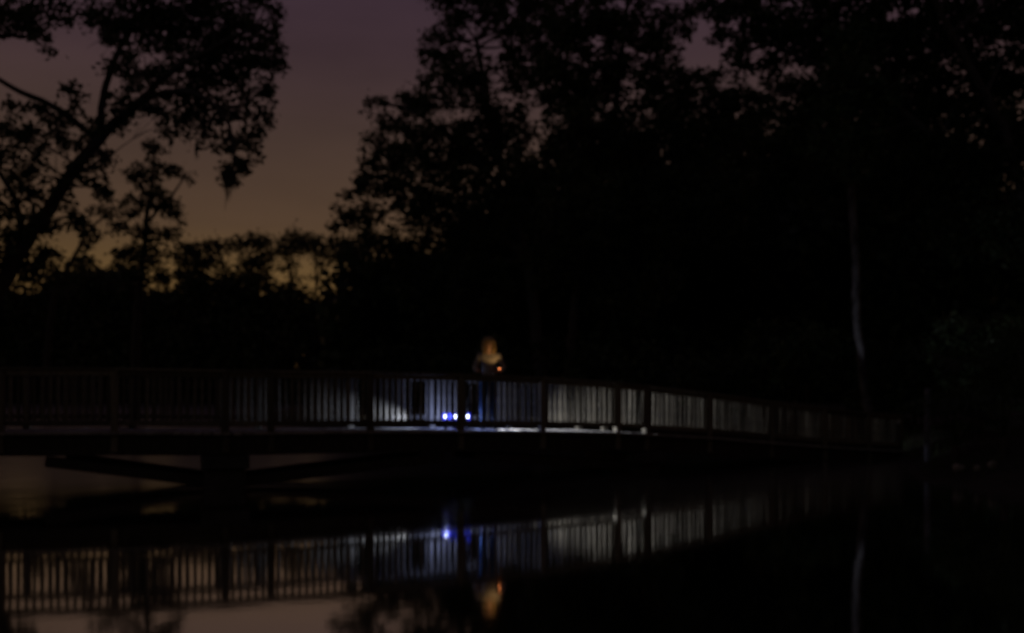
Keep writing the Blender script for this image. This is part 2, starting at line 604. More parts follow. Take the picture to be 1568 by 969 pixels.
# posts
bm = bmesh.new()
box_bm(bm, .115, .115, 1.0, c=(0, 0, .5), bevel=.008)
post_me = bm_mesh('post', bm)
post_me.materials.append(M['wood'])
for line in (near, far):
    for i in range(NP_):
        o = obj('post', post_me, None, bridge)
        o.location = Vector((line[i].x, line[i].y, deckz[i] - .34)) - B0
        o.scale = (1, 1, PR[i] + .34 - .041)
        dd = dirs[max(0, min(i, NP_ - 2))]
        o.rotation_euler = (0, 0, math.atan2(dd.y, dd.x))
# rails, one piece for each bay
for line in (near, far):
    for i in range(NP_ - 1):
        a, c = line[i], line[i + 1]
        h = .012 if i % 2 else .0
        part('cap_rail', beam_mesh('cap_rail', a + UP * (h * .25), c + UP * (h * .25), .145 + h * .3, .04, over=.012 + h * .3), M['wood'])
        d = (c - a).normalized() * .06
        part('top_rail', beam_mesh('top_rail', a - UP * .043 + d, c - UP * .043 - d, .04, .085), M['wood'])
        rb = .185 if line is near else .262
        a2 = Vector((a.x, a.y, deckz[i] + rb)) + d
        c2 = Vector((c.x, c.y, deckz[i + 1] + rb)) - d
        part('bottom_rail', beam_mesh('bottom_rail', a2, c2, .042, .085), M['wood'])
# kick boards closing the gap under the near rail on the ramp
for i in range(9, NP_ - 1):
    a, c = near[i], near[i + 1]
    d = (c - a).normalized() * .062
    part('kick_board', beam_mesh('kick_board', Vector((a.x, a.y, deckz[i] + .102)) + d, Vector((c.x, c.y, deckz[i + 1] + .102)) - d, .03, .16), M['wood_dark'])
# balusters
bm = bmesh.new()
box_bm(bm, .040, .036, 1.0, c=(0, 0, .5), bevel=.004)
bal_me = bm_mesh('baluster', bm)
bal_me.materials.append(M['wood'])
spots = []
for li, line in enumerate((near, far)):
    for i in range(NP_ - 1):
        a, c = line[i], line[i + 1]
        L = (c - a).to_2d().length
        n = max(2, round(L / .121))
        for j in range(1, n):
            t = j / n
            p = a.lerp(c, t)
            zb = deckz[i] * (1 - t) + deckz[i + 1] * t + .125
            off = Vector((-dirs[i].y, dirs[i].x, 0)) * (.0395 if li == 0 else -.0395)
            spots.append((p.y, Vector((p.x, p.y, zb)) + off, p.z - .055 - zb, math.atan2(dirs[i].y, dirs[i].x)))
spots.sort(key=lambda s: s[0])
vis = [s for s in spots if s[1].x / s[1].y > -.56]
hid = [s for s in spots if s[1].x / s[1].y <= -.56]
for s in vis[:300]:
    o = obj('baluster', bal_me, None, bridge)
    o.location = s[1] - B0
    o.scale = (1, 1, s[2])
    o.rotation_euler = (rp.uniform(-.011, .011), rp.uniform(-.011, .011), s[3] + rp.uniform(-.04, .04))
bm = bmesh.new()
for s in vis[300:] + hid:
    box_bm(bm, .040, .036, s[2], c=(0, 0, s[2] / 2), mtx=Matrix.Translation(s[1]) @ Matrix.Rotation(s[3] + rp.uniform(-.04, .04), 4, 'Z'))
tag(part('far_balusters', bm_mesh('far_balusters', bm), M['wood']), None, None, None, 'stuff')
# galvanised plates under the far cap rail of the ramp
bm = bmesh.new()
box_bm(bm, .075, .012, .07, bevel=.004)
plate_me = bm_mesh('bracket', bm)
plate_me.materials.append(M['metal'])
for px in (896, 969, 1038, 1100, 1165, 1220, 1297, 1362):
    for i in range(NP_ - 1):
        a, c = far[i], far[i + 1]
        xa, xb = 784 + FOC * a.x / a.y, 784 + FOC * c.x / c.y
        if xa <= px < xb:
            t = (px - xa) / (xb - xa)
            p = a.lerp(c, t) + Vector((dirs[i].y, -dirs[i].x, 0)) * .03 - UP * .085
            o = obj('bracket', plate_me, None, bridge)
            o.location = p - B0
            o.rotation_euler = (0, 0, math.atan2(dirs[i].y, dirs[i].x))
# reflector on the last near post
e = near[-1] - Vector((dirs[-1].x, dirs[-1].y, 0)) * .07 + Vector((dirs[-1].y, -dirs[-1].x, 0)) * .02
bm = bmesh.new()
bmesh.ops.create_cone(bm, cap_ends=True, segments=14, radius1=.06, radius2=.055, depth=.02,
                      matrix=Matrix.Translation(Vector((e.x, e.y, near[-1].z - .17))) @ Matrix.Rotation(R(90), 4, 'X'))
part('reflector', bm_mesh('reflector', bm), M['metal'])
# piers
for i in (3, 9):
    yaw = math.atan2(dirs[i].y + dirs[i - 1].y, dirs[i].x + dirs[i - 1].x)
    c = cen[i]
    bm = bmesh.new()
    mt = Matrix.Translation(Vector((c.x, c.y, 0))) @ Matrix.Rotation(yaw, 4, 'Z')
    top = deckz[i] - .39
    box_bm(bm, .66, WID + .1, top + 1.5 - .22, c=(0, 0, (top - .22 - 1.5) / 2), bevel=.03, mtx=mt)
    pr = part('pier', bm_mesh('pier', bm), M['concrete'])
    bm = bmesh.new()
    box_bm(bm, .78, WID + .34, .215, c=(0, 0, top - .11), bevel=.02, mtx=mt)
    part('pier_cap', bm_mesh('pier_cap', bm), M['concrete'], pr)
# raking struts from the piers to the stringers
for line, sg in ((near, 1), (far, -1)):
    for i0, i1, fr in ((3, 6, .93), (3, 1, .8), (9, 6, .9)):
        a, c = line[i0], line[i1]
        ins = Vector((-dirs[i0].y, dirs[i0].x, 0)) * .13 * sg
        p0 = Vector((a.x, a.y, .16)) + ins
        tgt = a.lerp(c, fr)
        p1 = Vector((tgt.x, tgt.y, deckz[i1] - .40)) + ins * (1.0 if i1 < i0 else .6)
        part('strut', beam_mesh('strut', p0, p1, .13, .17), M['wood_dark'])

# ------------------------------------------------------------------ two lamps on the deck
def lathe(prof, seg=20):
    bm = bmesh.new()
    rings = []
    for r, z in prof:
        rings.append([bm.verts.new((r * math.cos(2 * math.pi * k / seg), r * math.sin(2 * math.pi * k / seg), z)) for k in range(seg)])
    for i in range(len(rings) - 1):
        for k in range(seg):
            bm.faces.new((rings[i][k], rings[i][(k + 1) % seg], rings[i + 1][(k + 1) % seg], rings[i + 1][k]))
    bm.faces.new(rings[0][::-1])
    bm.faces.new(rings[-1])
    return bm


def glow(x, D, dz, face):
    """the lamp's wide blue-white light; a spot turned off the water side to avoid its reflection, no shield modelled"""
    sp2 = bpy.data.lights.new('lantern_glow', 'SPOT')
    sp2.energy, sp2.color, sp2.shadow_soft_size = GLOW_W, (.32, .42, 1.0), .02
    sp2.spot_size, sp2.spot_blend = R(164), .25
    so2 = bpy.data.objects.new('lantern_glow', sp2)
    COL.objects.link(so2)
    f_ = Vector(face).normalized()
    so2.location = Vector((x, D, dz + .22)) + f_ * .10
    so2.rotation_euler = f_.to_track_quat('-Z', 'Y').to_euler()


def lamp_on_deck(px, D, label, aim, watts, cone, face):
    """a standing torch-lantern: body, glowing globe, side reflector with a beam, blue spill"""
    x = (px - 784) * D / FOC
    dz = deckz[6] + .006
    lan = thing('lantern', label, 'lantern', (x, D, dz), 'lamps standing on the bridge deck')
    aim = Vector(aim or (-1, 0, 0)).normalized()
    obj('base', bm_mesh('base', lathe([(.040, 0), (.045, .006), (.045, .03), (.026, .045), (.024, .19), (.030, .20)]), True), M['black_plastic'], lan)
    obj('globe', bm_mesh('globe', lathe([(.026, .2005), (.033, .21), (.035, .235), (.033, .26), (.024, .27)]), True), M['lens'], lan)
    obj('halo_shell', bm_mesh('halo_shell', lathe([(.046, .165), (.068, .185), (.080, .215), (.082, .24), (.076, .27), (.06, .295), (.044, .305)]), True), M['halo_shell'], lan)  # added blue halo shell, not a part of the lamp
    obj('lid', bm_mesh('lid', lathe([(.028, .2705), (.036, .274), (.03, .285), (.008, .292)]), True), M['black_plastic'], lan)
    V, F = [], []
    tube_np(V, F, [(.034 * math.cos(t), 0, .282 + .045 * math.sin(t)) for t in np.linspace(0, math.pi, 12)], [.0025] * 12, 6)
    obj('handle', mesh_np('handle', np.concatenate(V), np.concatenate(F), True), M['metal'], lan)
    bm_ = lathe([(.014, -.02), (.022, .0), (.024, .012), (.022, .013)], 16)
    bmesh.ops.transform(bm_, matrix=Matrix.Translation(Vector((0, 0, .15)) + aim * .045) @ aim.to_track_quat('Z', 'Y').to_matrix().to_4x4(), verts=bm_.verts)
    obj('reflector', bm_mesh('reflector', bm_, True), M['metal'], lan)
    glow(x, D, dz, face)
    if not watts:
        return
    sd = bpy.data.lights.new('lantern_beam', 'SPOT')
    sd.energy, sd.color, sd.spot_size, sd.spot_blend, sd.shadow_soft_size = watts, ((.58, .68, 1.0) if aim.x < 0 else (.80, .84, .98)), R(cone), 1.0, .02
    so_ = bpy.data.objects.new('lantern_beam', sd)
    COL.objects.link(so_)
    so_.location = Vector((x, D, dz + .15)) + aim * .075
    so_.rotation_euler = aim.to_track_quat('-Z', 'Y').to_euler()


GLOW_W = 15.0
lamp_on_deck(683, 19.16, 'leftmost of the blue-white lamps glowing on the bridge deck', (-3.5, -.14, .03), 330.0, 43, (-.70, .70, .12))
lamp_on_deck(696, 19.05, 'middle blue-white lamp on the deck, touching the dark post in view', None, 0, 0, (-.46, .886, .12))
lamp_on_deck(715, 19.12, 'blue-white lamp on the deck between the dark post and the person', (.88, .475, .005), 700.0, 46, (.90, .42, .12))

# ------------------------------------------------------------------ person at the railing
PO = Vector((-.44, 18.97, (deckz[6] + deckz[7]) / 2 + .01))
person = thing('person', 'person with blond hair in dark jacket and blue jeans leaning on the railing, cigarette glowing', 'person', PO)


def skin_mesh(name, verts, edges, radii, sub=2, smooth=True):
    me = bpy.data.meshes.new(name + '_cage')
    me.from_pydata([tuple(v) for v in verts], edges, [])
    o = bpy.data.objects.new(name + '_cage', me)
    COL.objects.link(o)
    mod = o.modifiers.new('Skin', 'SKIN')
    mod.use_smooth_shade = True
    sv = me.skin_vertices[0].data
    for i, r in enumerate(radii):
        sv[i].radius = (r, r) if not isinstance(r, tuple) else r
    sv[0].use_root = True
    ss = o.modifiers.new('Sub', 'SUBSURF')
    ss.levels = ss.render_levels = sub
    dg = bpy.context.evaluated_depsgraph_get()
    res = bpy.data.meshes.new_from_object(o.evaluated_get(dg))
    res.name = name
    bpy.data.objects.remove(o)
    for p in res.polygons:
        p.use_smooth = smooth
    return res


capz = near[6].z - PO.z
HL = Vector((-.205, -.40, capz + .045))
HR = Vector((.205, -.22, capz + .055))
J = {'pel': (0, .05, .93), 'waist': (0, .045, 1.08), 'chest': (0, .01, 1.27), 'upper': (0, -.02, 1.40), 'neck': (0, -.045, 1.49), 'jaw': (0, -.085, 1.56),
     'face': (0, -.085, 1.62), 'skull': (0, -.065, 1.68), 'crown': (0, -.06, 1.725),
     'shl': (-.175, -.01, 1.41), 'ell': (-.265, -.11, 1.165), 'wrl': tuple(HL + Vector((.005, .075, .03))), 'pal': tuple(HL),
     'shr': (.175, -.01, 1.41), 'elr': (.285, .03, 1.17), 'wrr': tuple(HR + Vector((.01, .075, .03))), 'par': tuple(HR),
     'hil': (-.09, .05, .88), 'knl': (-.105, .02, .49), 'anl': (-.11, .06, .09), 'tol': (-.12, -.09, .035),
     'hir': (.09, .05, .88), 'knr': (.10, .03, .49), 'anr': (.11, .07, .09), 'tor': (.125, -.08, .035)}
Ed = [('pel', 'waist'), ('waist', 'chest'), ('chest', 'upper'), ('upper', 'neck'), ('neck', 'jaw'), ('jaw', 'face'), ('face', 'skull'), ('skull', 'crown'),
      ('upper', 'shl'), ('shl', 'ell'), ('ell', 'wrl'), ('wrl', 'pal'), ('upper', 'shr'), ('shr', 'elr'), ('elr', 'wrr'), ('wrr', 'par'),
      ('pel', 'hil'), ('hil', 'knl'), ('knl', 'anl'), ('anl', 'tol'), ('pel', 'hir'), ('hir', 'knr'), ('knr', 'anr'), ('anr', 'tor')]
Rd = {'pel': .13, 'waist': .115, 'chest': .135, 'upper': .105, 'neck': .055, 'jaw': .066, 'face': .08, 'skull': .085, 'crown': .055,
      'shl': .062, 'ell': .042, 'wrl': .027, 'pal': .034, 'shr': .062, 'elr': .042, 'wrr': .027, 'par': .034,
      'hil': .085, 'knl': .056, 'anl': .04, 'tol': .036, 'hir': .085, 'knr': .056, 'anr': .04, 'tor': .036}
keys = list(J)
idx = {k_: i for i, k_ in enumerate(keys)}
verts = [Vector(J[k_]) for k_ in keys]
edges = [(idx[a], idx[c]) for a, c in Ed]
radii = [Rd[k_] for k_ in keys]
ember_at = None
for hand, sg in (('pal', 1), ('par', -1)):            # fingers curl over the front edge of the cap rail
    p = Vector(J[hand])
    for f_i, (dx, ln) in enumerate(((.030, .062), (.010, .070), (-.010, .066), (-.030, .052))):
        dx *= sg
        a0 = p + Vector((dx, -.03, .005))
        a1 = a0 + Vector((dx * .15, -ln * .55, -.004))
        a2 = a1 + Vector((0, -ln * .30, -.022))
        n0 = len(verts)
        verts += [a0, a1, a2]
        radii += [.010, .009, .0075]
        edges += [(idx[hand], n0), (n0, n0 + 1), (n0 + 1, n0 + 2)]
    n0 = len(verts)
    t0 = p + Vector((.034 * sg, .008, 0))
    t1 = t0 + Vector((.026 * sg, -.024, -.004))
    t2 = t1 + Vector((.012 * sg, -.026, -.008))
    verts += [t0, t1, t2]
    radii += [.013, .011, .009]
    edges += [(idx[hand], n0), (n0, n0 + 1), (n0 + 1, n0 + 2)]
body = obj('body', skin_mesh('body', verts, edges, radii, 2), M['skin'], person)
# nose and eyes belong to the head
bm = bmesh.new()
for v, s, c in (((.011, .016, .026), 0, (0, -.168, 1.615)),):
    bmesh.ops.create_icosphere(bm, subdivisions=2, radius=1, matrix=Matrix.Translation(c) @ Matrix.Diagonal((*v, 1)))
obj('nose', bm_mesh('nose', bm, True), M['skin'], body)
for sx in (-1, 1):
    bm = bmesh.new()
    bmesh.ops.create_icosphere(bm, subdivisions=2, radius=.011, matrix=Matrix.Translation((.03 * sx, -.152, 1.64)))
    obj('eye', bm_mesh('eye', bm, True), M['eye'], body)
    bm = bmesh.new()
    bmesh.ops.create_icosphere(bm, subdivisions=2, radius=1, matrix=Matrix.Translation((.083 * sx, -.07, 1.62)) @ Matrix.Diagonal((.012, .018, .03, 1)))
    obj('ear', bm_mesh('ear', bm, True), M['skin'], body)
bm = bmesh.new()
bmesh.ops.create_icosphere(bm, subdivisions=2, radius=1, matrix=Matrix.Translation((0, -.150, 1.572)) @ Matrix.Diagonal((.022, .008, .006, 1)))
obj('mouth', bm_mesh('mouth', bm, True), mat('lips', (.42, .2, .17), .5), body)


def sub_skin(name, names, add, m, sub=2, extra=None):
    ix = {k_: i for i, k_ in enumerate(names)}
    vs = [Vector((extra or {}).get(k_, J[k_])) for k_ in names]
    es = [(ix[a], ix[c]) for a, c in Ed if a in ix and c in ix]
    return obj(name, skin_mesh(name, vs, es, [Rd[k_] + add for k_ in names], sub), m, person)


lw_ = Vector(J['wrl']).lerp(Vector(J['ell']), .12)
rw_ = Vector(J['wrr']).lerp(Vector(J['elr']), .12)
jk = sub_skin('jacket', ['pel', 'waist', 'chest', 'upper', 'neck', 'shl', 'ell', 'wrl', 'shr', 'elr', 'wrr'], .018, M['jacket'],
              extra={'wrl': lw_, 'wrr': rw_, 'neck': (0, -.03, 1.455)})
jn = sub_skin('jeans', ['pel', 'hil', 'knl', 'anl', 'hir', 'knr', 'anr'], .014, M['jeans'], extra={'pel': (0, .05, .94)})
for sx, an, to in ((-1, 'anl', 'tol'), (1, 'anr', 'tor')):
    a, t_ = Vector(J[an]), Vector(J[to])
    obj('shoe', skin_mesh('shoe', [a + Vector((0, .03, -.035)), a + Vector((0, -.03, -.03)), t_ + Vector((0, 0, .008)), t_ + Vector((0, -.05, .004))],
                          [(0, 1), (1, 2), (2, 3)], [.046, .05, .046, .034], 2), M['shoe'], person)
# hair: a shell round the skull that falls to the shoulders, open at the face
bm = bmesh.new()
bmesh.ops.create_uvsphere(bm, u_segments=40, v_segments=28, radius=1)
rh = random.Random(5)
cut = []
for v in bm.verts:
    x, y, z = v.co
    w = 1.0
    wav = .006 * math.sin(math.atan2(y, x) * 13) + rh.uniform(-.002, .002)
    if z < 0:
        w = 1.0 + .62 * (-z) ** 1.3
        v.co = Vector((x * (.128 + wav) * w, -.055 + y * (.124 + wav) * w + .02 * (-z), 1.655 + z * .265))
    else:
        v.co = Vector((x * (.128 + wav), -.055 + y * (.124 + wav), 1.655 + z * .122))
for f in bm.faces:
    c = f.calc_center_median()
    if c.y < -.085 and c.z < 1.70 - .6 * abs(c.x) and abs(c.x) < .078:
        cut.append(f)
    elif c.z < 1.405:
        cut.append(f)
bmesh.ops.delete(bm, geom=cut, context='FACES')
hair_me = bm_mesh('hair', bm, True)
hair = obj('hair', hair_me, M['hair'], person)
so = hair.modifiers.new('Solid', 'SOLIDIFY')
so.thickness = .012
# cigarette held in the right-hand fingers
cg0 = PO + HR + Vector((-.012, -.085, .012))
cg1 = cg0 + Vector((.012, -.045, .03))
cig = thing('cigarette', 'lit cigarette with orange glowing tip held over the railing', 'cigarette', cg0)
V, F = [], []
tube_np(V, F, [(0, 0, 0), tuple((cg1 - cg0) * .8)], [.0045, .0045], 8)
obj('paper', mesh_np('paper', np.concatenate(V), np.concatenate(F), True), M['paper'], cig)
bm = bmesh.new()
bmesh.ops.create_icosphere(bm, subdivisions=2, radius=1, matrix=Matrix.Translation(cg1 - cg0) @ Matrix.Diagonal((.014, .014, .014, 1)))
obj('ember', bm_mesh('ember', bm, True), M['ember'], cig)
el = bpy.data.lights.new('face_fill', 'SPOT')  # added warm spot on face and hair, far stronger than the ember
el.spot_size = R(92)
el.spot_blend = .6
el.energy = 2.6
el.color = (1.0, .56, .20)
el.shadow_soft_size = .015
eo = bpy.data.objects.new('face_fill', el)
COL.objects.link(eo)
eo.location = cg1 + Vector((0, -.02, .02))
eo.rotation_euler = (PO + Vector((0, -.12, 1.66)) - eo.location).to_track_quat('-Z', 'Y').to_euler()

# ------------------------------------------------------------------ trees
rg = np.random.default_rng(11)


def gp(px, D, sink=.15):
    x = (px - 784) * D / FOC
    return Vector((x, D, ground_z(x, D) - sink))


# leaning oak, left bank
D = 26.0
oak_cl = [(190, 40, 50), (250, 30, 58), (320, 30, 62), (378, 38, 52), (400, 88, 40), (412, 132, 26), (350, 100, 52), (290, 90, 55), (232, 110, 42), (180, 92, 30),
          (150, 30, 30), (330, 150, 50), (392, 172, 30), (285, 160, 40), (370, 215, 32), (305, 205, 24), (398, 205, 18), (360, 255, 26), (386, 245, 16), (340, 225, 20),
          (250, 190, 24), (205, 150, 26), (30, 205, 30), (62, 180, 26), (8, 240, 28), (112, 150, 20), (20, 292, 32), (62, 245, 22), (125, 262, 24), (92, 212, 20),
          (160, 240, 20), (8, 345, 36), (62, 350, 24), (100, 312, 20), (150, 292, 20), (132, 345, 20), (30, 395, 36), (232, 40, 40), (420, 20, 22), (300, -20, 50),
          (400, -20, 40), (200, -20, 45), (-40, 220, 40), (-50, 300, 50), (-40, 380, 50), (355, 278, 12), (425, 62, 16), (425, 98, 14), (60, 300, 18), (180, 190, 18), (45, 330, 26, -1.6), (85, 275, 24, -1.4), (120, 225, 22, -1.5), (150, 200, 24, -1.3), (20, 365, 30, -1.5), (185, 165, 26, -1.2),
          (60, 215, 24, -.5), (100, 180, 22, -.4), (20, 165, 18), (35, 260, 26), (5, 410, 40), (70, 400, 26), (150, 265, 18), (110, 340, 20), (240, 160, 24, -1)]
oak_l = [([gp(-70, 26.4), at(-40, 520, 26.2), at(20, 405, 26), at(85, 300, 26), at(150, 215, 25.8), at(205, 165, 25.7)], .25, .12),
         ([at(205, 165, 25.7), at(262, 110, 25.3), at(330, 70, 25), at(395, 40, 24.8)], .12, .04),
         ([at(150, 215, 25.8), at(160, 140, 26.4), at(180, 80, 26.8), at(215, 20, 27), at(230, -30, 27)], .11, .05),
         ([at(225, 150, 25.6), at(290, 140, 25), at(345, 180, 24.6), at(360, 250, 24.5)], .10, .03),
         ([at(40, 380, 26), at(20, 300, 26.5), at(-20, 240, 27)], .12, .05),
         ([at(85, 300, 26), at(120, 265, 25.4), at(165, 240, 25.2)], .07, .03),
         ([at(-30, 100, 25.5), at(20, 135, 25.6), at(85, 165, 25.7), at(150, 215, 25.8)], .05, .09)]
oak = tree('oak_tree', 'large dark oak leaning in from the left bank with moss hanging off its branches', oak_l, px_clumps(rg, oak_cl, D, .9), .145, M['leaf_oak'], M['bark_grey'], 21,
           per=18, fill=1.15, core=.05)
# moss under its outer branches
for (px, py, L, r_) in ((349, 262, 1.0, .08), (352, 255, .9, .09), (343, 262, .5, .04), (357, 262, .55, .04), (301, 220, .45, .03), (362, 240, .4, .04), (262, 215, .3, .025)):
    a = at(px, py, 24.6)
    V, F = [], []
    for q_ in range(14):
        o_ = Vector((rg.normal() * r_, rg.normal() * r_, rg.normal() * .04))
        ln = L * (.3 + .7 * rg.random() ** 1.6)
        tube_np(V, F, [a + o_ - oak.location, a + o_ * .8 + Vector((rg.normal() * .015, 0, -ln * .5)) - oak.location, a + o_ * .6 + Vector((rg.normal() * .03, 0, -ln)) - oak.location],
                [.016, .018, .003], 4)
    obj('moss', mesh_np('moss', np.concatenate(V), np.concatenate(F)), M['moss'], oak)
# bough of a tree outside the frame, top left
tree('overhanging_tree', 'leafy bough reaching into the top left corner of the sky',
     [([gp(-230, 23), at(-210, 350, 23), at(-150, 120, 23), at(-60, 60, 23), at(0, 56, 23), at(55, 50, 23)], .22, .035)],
     px_clumps(rg, [(40, 30, 36), (82, 12, 30), (8, 15, 36), (60, 55, 18), (100, 30, 14), (-40, 30, 45), (-90, 20, 50), (-40, 90, 30), (72, 72, 9)], 23, .6), .14, M['leaf_oak'], M['bark'], 22, per=18, fill=1.2, core=.05)
# slender tree with a bent stem beside the oak
tree('slender_tree', 'slender crooked tree between the leaning oak and the far tree line',
     [([gp(60, 62), at(80, 470, 62), at(100, 420, 62), at(132, 360, 62), at(160, 330, 62)], .22, .06)],
     px_clumps(rg, [(160, 325, 18), (135, 370, 16), (120, 400, 18), (95, 425, 20), (60, 420, 22), (160, 300, 12), (180, 345, 10)], 62, 1.2), .28, M['leaf_oak'], M['bark'], 23, per=18, fill=1.3, core=.1)
# ragged tree at mid distance
tree('ragged_tree', 'tall ragged tree with drooping clumps standing left of the open sky',
     [([gp(205, 60), at(208, 520, 60), at(215, 430, 60), at(225, 340, 60), at(235, 260, 60), at(238, 220, 60)], .32, .06),
      ([at(225, 340, 60), at(262, 300, 60), at(285, 268, 60)], .12, .04)],
     px_clumps(rg, [(236, 228, 18), (216, 268, 26), (256, 262, 20), (284, 268, 11), (240, 308, 28), (202, 318, 22), (266, 322, 17), (226, 356, 25), (198, 386, 26),
                    (240, 394, 24), (212, 420, 26), (258, 360, 16), (180, 350, 12), (190, 420, 20), (250, 425, 20), (275, 345, 10)], 60, 1.6), .28, M['leaf_oak'], M['bark'], 24, per=18, fill=1.5, core=.1)
# the far tree line
far_defs = [
    (128, 154, [(110, 425, 20), (130, 412, 18), (150, 428, 20), (95, 440, 18)], 'low rounded tree at the left end of the far tree line'),
    (175, 158, [(170, 425, 20), (192, 428, 22), (160, 440, 18), (186, 405, 12)], 'small bushy tree beside the ragged tree on the far shore'),
    (300, 153, [(282, 388, 18), (300, 382, 17), (324, 380, 16), (312, 402, 18), (290, 412, 22), (332, 398, 12), (305, 425, 18), (280, 430, 18)], 'broad topped far tree under the moss tip'),
    (348, 161, [(336, 382, 11), (350, 376, 12), (340, 420, 10), (350, 440, 14), (364, 372, 9), (335, 435, 12)], 'thin far tree with sky showing through its middle'),
    (392, 155, [(376, 374, 15), (392, 369, 16), (408, 376, 14), (386, 395, 19), (402, 403, 17), (380, 418, 19), (400, 430, 19), (416, 388, 9)], 'dense far tree left of the forked one'),
    (447, 156, [(436, 370, 13), (448, 363, 14), (464, 369, 15), (438, 388, 12), (458, 384, 13), (478, 378, 12), (432, 408, 9), (446, 405, 8), (426, 382, 9), (455, 425, 6)], 'forked far tree with bare stem against orange sky'),
    (484, 163, [(484, 370, 12), (496, 384, 14), (502, 372, 13), (486, 402, 10), (507, 402, 9), (478, 425, 6)], 'sparse far tree right of the forked one'),
    (525, 158, [(520, 374, 15), (538, 378, 16), (524, 394, 14), (542, 402, 16), (554, 388, 15), (532, 418, 10), (515, 388, 11), (548, 424, 12)], 'round headed far tree just left of the big dark trees'),
]
for i, (px, D, cl, lab) in enumerate(far_defs):
    top = cl[0]
    base = gp(px, D)
    lim = [([base, at(px + 2, 500, D), at(px, 440, D), at(px + (top[0] - px) * .5, (top[1] + 440) / 2, D), at(top[0], top[1], D)], .34, .10)]
    for c in cl[1:4]:
        lim.append(([at(px, 445, D), at((px * .6 + c[0] * .4), (445 + c[1]) / 2 + 6, D), at(c[0], c[1], D)], .18, .06))
    tree('far_tree', lab, lim, px_clumps(rg, cl, D, 1.8), .62, M['leaf_far'], M['bark'], 40 + i, per=12, fill=5.0, group='trees on the far shore', rc=1.25, core=.35)


def mass(name, label, blobs, leaf, m, seed, per=12, fill=2.0, rc=None):
    rng = np.random.default_rng(seed)
    v, f = leaves_np(rng, blobs, leaf, per, fill, rc)
    return tag(obj(name, mesh_np(name, v, f), m), label, 'undergrowth', None, 'stuff')


# undergrowth along the far shore
bl = []
for px in range(-60, 620, 26):
    top = 456 + 12 * math.sin(px * .031) + rg.normal() * 8 + (14 if 460 < px < 560 else 0)
    for py in [q_ + (3 if q_ % 2 else 0) for q_ in range(int(top), 630, 17)]:
        bl.append((tuple(at(px + rg.normal() * 9, py + rg.normal() * 5, 152.5 + rg.normal() * 1.2)), (3.1, 2.6, 2.7)))
mass('far_undergrowth', 'dense dark undergrowth along the far shore below the tree line', bl, .9, M['leaf_far'], 61, per=13, fill=4.5, rc=1.6)

# big trees, right of the open sky
D = 50.0
big_cl = [(528, 328, 18), (546, 292, 22), (566, 256, 22), (582, 222, 24), (602, 190, 24), (572, 166, 14), (590, 158, 10), (622, 152, 20), (652, 122, 18), (662, 82, 22),
          (690, 50, 26), (700, 18, 30), (742, 18, 36), (655, 60, 12), (640, 220, 50), (600, 285, 42), (566, 328, 28), (650, 300, 60), (720, 125, 50), (760, 200, 70),
          (700, 240, 70), (800, 100, 50), (612, 380, 46), (556, 372, 24), (700, 360, 80), (780, 300, 80), (575, 415, 24), (780, 40, 36), (680, -20, 40), (760, -30, 50),
          (840, 60, 46), (820, 10, 40), (860, 0, 36), (545, 335, 20), (560, 280, 18), (515, 345, 9), (640, 160, 26), (668, 150, 30), (688, 100, 30), (605, 240, 26), (640, 430, 50), (720, 440, 70)]
tree('spreading_tree', 'huge spreading dark tree bordering the open sky behind the person',
     [([gp(830, 50), at(826, 560, 50), at(818, 480, 50), at(806, 400, 50), at(780, 300, 50), at(750, 180, 50), at(730, 60, 50)], .42, .12),
      ([at(806, 400, 50), at(740, 340, 49.5), at(660, 300, 49), at(580, 270, 48.6), at(545, 295, 48.5)], .26, .05),
      ([at(780, 300, 50), at(700, 220, 49), at(630, 170, 48.6), at(585, 162, 48.4)], .2, .04),
      ([at(806, 400, 50), at(720, 400, 50.5), at(620, 390, 51), at(560, 385, 51)], .18, .05)],
     px_clumps(rg, big_cl, D, 1.7), .25, M['leaf_oak'], M['bark_grey'], 25, per=18, fill=1.45, core=.1)
D = 42.0
t2 = [(880, 40, 42), (930, 30, 42), (965, 45, 40), (1002, 60, 30), (930, 110, 55), (1000, 132, 45), (1050, 125, 28), (900, 200, 70), (980, 220, 75), (1062, 205, 55),
      (1100, 160, 30), (900, 320, 85), (1000, 320, 85), (1022, 22, 20), (980, -20, 40), (900, -30, 50), (860, 120, 50), (1090, 300, 70), (850, 400, 60), (960, 420, 80), (1040, 55, 18), (1075, 125, 22), (1060, 20, 22), (1010, 95, 30), (1100, 110, 16), (870, 150, 50), (1120, 145, 30), (1040, 160, 36), (1160, 175, 30), (1190, 135, 24), (1135, 205, 32), (1125, 245, 34), (1105, 185, 24)]
tree('upright_tree', 'tall dense tree behind the middle of the bridge with a narrow grey trunk',
     [([gp(872, 42), at(874, 560, 42), at(878, 480, 42), at(895, 380, 42), at(930, 240, 42), at(950, 100, 42), at(960, 0, 42)], .26, .08),
      ([at(895, 380, 42), at(960, 280, 41.5), at(1040, 200, 41)], .15, .05)],
     px_clumps(rg, t2, D, 1.4), .23, M['leaf_oak'], M['bark_grey'], 26, per=18, fill=1.7, core=.12)
D = 31.0
